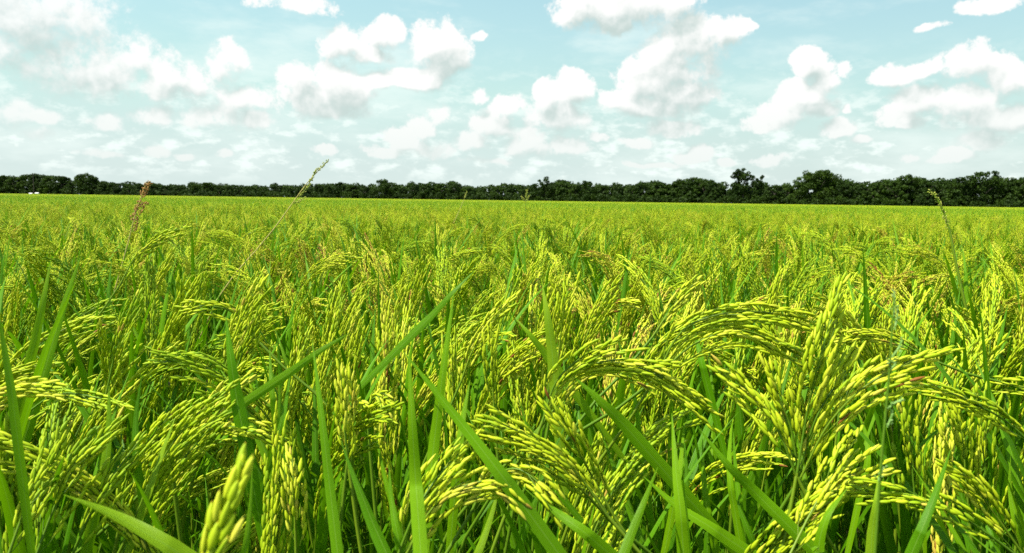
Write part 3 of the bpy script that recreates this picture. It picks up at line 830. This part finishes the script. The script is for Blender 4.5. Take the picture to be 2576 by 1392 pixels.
hero_plant('tall slanting panicle leaning right with two long straight tips', [
    [(330,1330,.60),(390,1190,.60),(470,1070,.60),(570,985,.60)], [(345,1340,.62),(420,1210,.62),(500,1110,.62),(580,1020,.62)],
    [(300,1330,.62),(330,1180,.62),(400,1080,.62),(470,1020,.62)]], seed=6, tint=.42)
hero_plant('panicle arching over to the right and drooping in a curved row of plump grains', [[(395,1200,.64),(470,1110,.64),(560,1075,.63),(650,1085,.62),(720,1120,.62)]], seed=7, tint=.50, spread=.9)
hero_plant('row of leaning olive panicles filling the bottom left corner', [
    [(20,1400,.52),(60,1290,.53),(110,1190,.54),(150,1090,.55)], [(90,1400,.54),(140,1270,.55),(200,1160,.56),(290,1060,.57)],
    [(180,1400,.56),(230,1290,.56),(290,1190,.57),(350,1110,.58)]], seed=8, tint=.38)
hero_plant('panicle bowing low to the right above the bottom left corner', [[(30,1080,.70),(80,1030,.70),(150,990,.70),(240,1000,.69),(310,1020,.68)]], seed=9, tint=.45, spread=.8)
hero_plant('pale branching panicle in the bottom middle with brown-tipped grains', [
    [(1000,1400,.50),(1050,1280,.50),(1110,1190,.51),(1190,1105,.52)], [(1020,1400,.50),(1080,1290,.50),(1150,1230,.50),(1250,1210,.50),(1310,1260,.50)],
    [(1010,1400,.52),(1040,1300,.52),(1080,1240,.52),(1135,1180,.52)]], seed=10, tint=.60, spread=1.2)
hero_plant('panicles leaning left across the lower middle, ending in three spread tips', [
    [(1530,1300,.56),(1450,1190,.56),(1350,1110,.56),(1215,1045,.56)], [(1535,1310,.58),(1440,1210,.57),(1320,1130,.57),(1200,1080,.56)],
    [(1545,1300,.59),(1490,1200,.59),(1430,1090,.58),(1385,1010,.58)]], seed=11, tint=.47, spread=.9)
hero_plant('short drooping panicle with reddish grains in the bottom middle', [[(1180,1300,.54),(1230,1210,.54),(1300,1180,.53),(1370,1230,.52),(1420,1300,.52)]], seed=12, tint=.64)
hero_plant('long panicle leaning left in the bottom right corner', [
    [(2560,1400,.52),(2450,1320,.52),(2320,1255,.53),(2140,1228,.54)], [(2570,1390,.55),(2500,1290,.55),(2440,1210,.55),(2380,1170,.55)]], seed=13, tint=.44, spread=.75)
hero_plant('bright panicle reaching left from the right edge of the field', [
    [(2620,1140,.60),(2530,1060,.60),(2420,1000,.60),(2300,960,.61)]], seed=14, tint=.50, spread=.7)
hero_plant('pair of pale upright panicles with chalky yellow grains beside tall blades', [
    [(878,1180,.62),(868,1090,.62),(862,1000,.62),(858,935,.62)], [(872,1180,.64),(880,1090,.64),(886,1010,.64),(884,950,.64)]], seed=15, tint=.70, spread=.6)
hero_plant('upright pale panicle standing at the bottom between blades', [[(745,1400,.56),(742,1300,.56),(738,1220,.56),(735,1150,.57)]], seed=16, tint=.62, spread=.8)
hero_plant('drooping panicle with hanging strands left of the tall pair of blades', [[(930,1130,.72),(925,1040,.72),(945,1000,.71),(975,1020,.70),(985,1080,.70)]], seed=17, tint=.55, spread=1.4)
hero_plant('tight upright panicle column in the centre of the crop', [[(1245,1060,.78),(1240,980,.78),(1236,900,.78),(1238,830,.78)]], seed=18, tint=.42, spread=.8)
hero_plant('tall straight panicle with fat blunt grains right of the centre', [[(1400,930,.80),(1410,850,.80),(1420,770,.79),(1432,700,.79)], [(1385,930,.82),(1392,860,.82),(1405,800,.81),(1415,760,.81)]], seed=19, tint=.45, spread=.9)
hero_plant('slanting panicle pointing up right beside the centre', [[(1160,960,.85),(1190,880,.85),(1240,800,.85),(1300,745,.85)]], seed=20, tint=.52, spread=.7)
hero_plant('olive panicle column behind the dark bladed clump on the left', [[(270,980,.80),(290,890,.80),(320,810,.80),(350,745,.80)]], seed=21, tint=.33, spread=.8)
hero_plant('twin upright panicles with blunt yellow heads left of the middle', [
    [(560,960,.78),(580,880,.78),(620,790,.78),(665,705,.78)], [(585,960,.80),(610,890,.80),(640,830,.80),(655,760,.80)]], seed=22, tint=.50, spread=.8)
hero_plant('bright panicle reaching left with spread pale grains', [[(640,850,.86),(590,790,.86),(530,770,.85),(455,775,.85)]], seed=23, tint=.62, spread=1.1)
hero_plant('long thin panicle sweeping right above the left part of the crop', [[(300,720,1.15),(340,650,1.15),(400,600,1.14),(460,572,1.14)]], seed=24, tint=.50, spread=.6)
hero_plant('slim panicle pointing up right above the arching one', [[(1640,850,.80),(1680,790,.80),(1720,740,.80),(1762,700,.80)]], seed=25, tint=.56, spread=.55)
hero_plant('dense upright panicle mass at the right edge of the field', [
    [(2440,1330,.62),(2430,1210,.62),(2420,1090,.62),(2400,980,.62)], [(2470,1330,.64),(2480,1210,.64),(2470,1090,.64),(2480,980,.64)]], seed=26, tint=.42, spread=1.0)
hero_plant('narrow upright panicle standing behind the tiny-seeded weed', [[(2310,1360,.60),(2300,1240,.60),(2290,1120,.60),(2285,1000,.60)]], seed=27, tint=.45, spread=.8)
hero_plant('panicle bending left over the crop on the far right', [[(2330,900,.82),(2260,860,.82),(2190,840,.82),(2120,850,.82)]], seed=28, tint=.55, spread=.8)

W1 = .0115
def blade(label, pts_, wd=W1, seed=0):
    return hero_plant(label, (), [(pts_, wd)], seed=seed)
blade('broad bright blade slanting from the centre down to the right', [(1330,1290,.50),(1250,1180,.50),(1140,1040,.51),(1015,885,.52)], .0145, 41)
blade('upright pointed blade standing left of its taller twin in the centre', [(1052,1300,.46),(1045,1200,.47),(1036,1050,.47),(1029,885,.48)], .0120, 42)
blade('tallest upright blade in the centre, tip above the panicles', [(1072,1300,.52),(1090,1130,.53),(1115,930,.53),(1142,735,.54)], .0125, 43)
blade('short broad blade rising right of the centre behind panicles', [(1395,960,.70),(1388,880,.70),(1376,790,.70),(1364,715,.71)], .0150, 44)
blade('long narrow dark blade leaning right across the middle', [(1050,830,.80),(1090,790,.80),(1140,735,.80),(1195,680,.81)], .0110, 45)
blade('blade leaning left and meeting the short broad blade', [(1400,930,.72),(1370,890,.72),(1330,840,.72),(1295,800,.73)], .0120, 46)
blade('tall green blade by the left edge, left of its longer neighbours', [(70,930,.78),(90,850,.78),(110,750,.78),(128,655,.79)], .0135, 47)
blade('long straight blade leaning right on the left side', [(75,1060,.74),(110,940,.74),(160,770,.75),(205,640,.76)], .0150, 48)
blade('dark shaded blade running down the left edge of the field', [(45,1110,.50),(30,990,.50),(12,880,.50),(-5,780,.50)], .0085, 49)
blade('blade leaning right beside the dark edge blade', [(80,1000,.68),(110,900,.68),(150,800,.69),(195,700,.70)], .0130, 50)
blade('stiff upright dark green blade among panicles left of the middle', [(610,1080,.62),(595,1000,.62),(580,900,.62),(568,795,.63)], .0160, 51)
blade('thick blurred blade crossing the bottom left corner', [(520,1440,.34),(400,1360,.34),(280,1295,.35),(160,1245,.37)], .0120, 52)
blade('thin tall blade rising to a fine tip left of the pale panicles', [(850,1400,.48),(830,1230,.49),(808,1040,.50),(785,855,.52)], .0100, 53)
blade('broad blade leaning left at the bottom, left of the pale branching panicle', [(985,1420,.46),(940,1320,.47),(900,1220,.48),(858,1110,.50)], .0140, 54)
blade('pointed blade leaning right near the bottom, right of the middle', [(1560,1420,.48),(1590,1340,.49),(1622,1260,.50),(1655,1175,.52)], .0095, 55)
blade('sunlit broad blade running down right from under the forked panicle', [(1640,1150,.62),(1570,1070,.62),(1510,1010,.62),(1440,945,.63)], .0170, 56)
blade('long green blade slanting down right from the lower middle', [(1540,1400,.50),(1470,1340,.50),(1400,1290,.51),(1320,1230,.52)], .0125, 57)
blade('upright pointed blade at the bottom under the large bright fan', [(2290,1400,.50),(2320,1330,.50),(2355,1240,.51),(2392,1130,.53)], .0105, 58)
blade('slender upright blade beside the tiny-seeded weed', [(2190,1400,.50),(2195,1330,.50),(2205,1260,.50),(2212,1185,.51)], .0090, 59)
blade('arching dark blade left of the thin tall blade', [(680,970,.66),(740,930,.66),(810,880,.66),(880,838,.67)], .0110, 60)
blade('long broad blade slanting across the lower right', [(1990,1330,.56),(1900,1240,.57),(1830,1170,.57),(1760,1080,.58)], .0140, 61)
blade('bright blade pointing up beneath the arch', [(1720,1400,.52),(1712,1290,.52),(1700,1180,.53),(1690,1040,.55)], .0120, 62)
blade('short blade pointing up left of the bottom right corner', [(2080,1420,.50),(2060,1380,.50),(2080,1300,.5),(2130,1230,.51)], .0110, 63)
blade('blade crossing low behind the bottom middle panicles', [(1860,1375,.60),(1790,1328,.6),(1700,1270,.61),(1620,1200,.62)], .0140, 64)

rngb = np.random.default_rng(99)
for k in range(38):
    px = rngb.uniform(20, 2560); d_ = rngb.uniform(.50, .80); ty = rngb.uniform(830, 1230) - (d_ - .6) * 500
    ln = rngb.uniform(200, 380) * .6 / d_; tl = rngb.normal(0, .30); bd = rngb.normal(0, .18)
    b_ = blade('', [(px - tl * ln, ty + ln, d_), (px - tl * ln * .62 - bd * ln * .2, ty + ln * .66, d_), (px - tl * ln * .3 - bd * ln * .2, ty + ln * .33, d_ + .01), (px, ty, d_ + .02)], float(rngb.uniform(.006, .0125)), 100 + k)
    zn = 'the left third' if px < 860 else ('the middle third' if px < 1720 else 'the right third')
    tag(b_, 'narrow green blade', 'rice plant', 'narrow blades poking up between the nearest heads'); BLADES.append((b_, 'narrow green blade', np.array(b_.location)[:2]))

# ------------------------------------------------------------------ weeds
def weed(name, label, stem_pts, spikes, mat_seed, mat_stem, rad=.0012, seed=0, glen=.0035, head=.004):
    rng = np.random.default_rng(4000 + seed)
    C = catmull([at(*p) for p in stem_pts], 24); rootp = C[0].copy(); d0 = nrm(C[2] - C[0]); rootp[:2] -= d0[:2] / max(.4, d0[2]) * C[0][2] * .5; rootp[2] = 0
    root = tag(bpy.data.objects.new(name, None), label, 'weed', 'weeds standing above the rice'); COL.objects.link(root); root.location = rootp
    g = Geo(); S = np.vstack([catmull([rootp, rootp * .5 + (C[0] - d0 * .25) * .5, C[0] - d0 * .25, C[0]], 12)[:-1], C]); tube(g, S, np.linspace(rad * 1.4, rad * .6, len(S)), 6, 0)
    link('stem', g.mesh('stem', [mat_stem], rootp), root)
    for sp in spikes:
        A = catmull([at(*p) for p in sp], 12); L = np.linalg.norm(np.diff(A, axis=0), axis=1).sum(); g = Geo()
        tube(g, A, .0005, 4, 0)
        n = max(8, int(L / .0011)); s = np.linspace(0, L, n); p = path_at(A, s); t_ = nrm(path_at(A, s + .003) - p)
        o = nrm(rng.normal(size=(n, 3))); prof = head * (.35 + .65 * np.sin(pi * np.clip(s / L, 0, 1)) ** .5)
        grains(g, p + o * (prof * rng.uniform(.2, 1, n))[:, None] * .6, t_ + o * .7, glen * rng.uniform(.7, 1.2, n), glen * .55, .5, 1, rng, 0)
        link('seed_head', g.mesh('seed_head', [mat_seed], rootp), root)
    return root
weed('brown_weed', 'dried brown seed head standing above the rice near the left of the field', [(322,612,2.0),(335,560,2.0),(350,510,2.0),(368,458,2.0)],
     [[(354,492,2.0),(362,472,2.0),(374,458,2.0)], [(357,498,2.02),(370,478,2.0),(378,462,2.0)], [(347,520,2.0),(358,512,2.0),(372,514,1.99)], [(340,532,2.0),(346,518,2.0),(352,504,2.0)],
      [(331,555,2.0),(338,540,2.0),(344,526,2.0)], [(348,540,2.0),(356,532,2.0),(360,522,2.0)], [(340,582,2.0),(343,566,2.0),(345,550,2.0)]], M['brownseed'], M['straw'], .0013, 1, .006, .009)
weed('long_stemmed_weed', 'long slanting straw stem with a narrow seed spike rising into the sky', [(690,575,1.7),(730,520,1.7),(775,458,1.7),(825,405,1.7)],
     [[(752,495,1.7),(768,476,1.7),(784,452,1.7)], [(778,456,1.7),(792,436,1.7),(800,425,1.7)], [(800,430,1.7),(813,416,1.7),(826,404,1.7)], [(738,512,1.7),(755,505,1.7),(768,497,1.7)],
      [(790,437,1.7),(794,434,1.7),(792,430,1.7)]], M['greenseed'], M['straw'], .0011, 2, .0042, .0052)
weed('curved_weed', 'curved green seed spike bending left against the dark trees', [(2400,640,1.5),(2388,580,1.5),(2368,520,1.5),(2345,484,1.5)],
     [[(2380,556,1.5),(2374,532,1.5),(2364,512,1.5)], [(2366,516,1.5),(2358,500,1.5),(2348,488,1.5)], [(2353,493,1.5),(2346,484,1.5),(2338,481,1.5)], [(2386,576,1.5),(2382,562,1.5),(2376,546,1.5)]],
     M['greenseed'], M['stem'], .0022, 3, .0045, .0062)
weed('tiny_seeded_weed', 'thin blurred weed with clusters of tiny pale green seeds in front of the rice', [(2205,1330,.34),(2218,1150,.34),(2236,950,.34),(2250,735,.34)],
     [[(2249,800,.34),(2250,765,.34),(2250,732,.34)], [(2250,830,.34),(2256,800,.34),(2258,775,.34)], [(2243,900,.34),(2258,880,.34),(2270,855,.34)], [(2240,930,.34),(2252,915,.34),(2232,905,.34)],
      [(2232,1030,.34),(2250,1015,.34),(2272,1005,.34)], [(2232,1075,.34),(2238,1060,.34),(2246,1040,.34)], [(2210,1210,.34),(2216,1190,.34),(2224,1175,.34)]],
     M['paleseed'], M['stem'], .0006, 4, .0016, .0026)
weed('far_weed', 'small pale seed stalk standing up before the trees at the centre', [(1160,520,4.5),(1166,505,4.5),(1170,495,4.5),(1173,484,4.5)], [[(1168,500,4.5),(1171,491,4.5),(1174,482,4.5)]], M['greenseed'], M['straw'], .0012, 5, .005, .006)
weed('far_leafy_weed', 'small light green leafy stalk before the trees right of the centre', [(1322,522,4.2),(1323,508,4.2),(1324,496,4.2),(1325,482,4.2)],
     [[(1322,508,4.2),(1316,500,4.2),(1312,494,4.2)], [(1323,506,4.2),(1329,498,4.2),(1332,492,4.2)], [(1324,498,4.2),(1324,488,4.2),(1326,478,4.2)]], M['greenseed'], M['stem'], .0012, 6, .006, .010)

# labels of the near plants: which one it is, told from the singled-out plant it stands closest to
buckets = {}
for o, look, xy in NEARP + BLADES:
    k = min(HPOS, key=lambda h: float(np.linalg.norm(h[1] - xy))); side = 'left' if xy[0] / xy[1] < k[1][0] / k[1][1] else 'right'
    buckets.setdefault((k[0], look, side), []).append((float(np.linalg.norm(k[1] - xy)), o))
for (seed, look, side), rows in buckets.items():
    rows.sort(key=lambda a: a[0])
    for n_, (d_, o) in enumerate(rows):
        nth = 'closest' if n_ == 0 else (ORD[n_] + ' closest' if n_ < len(ORD) else f'number {n_ + 1} closest')
        o['label'] = f"{look}, {nth} {side} of {HREF[seed]}"
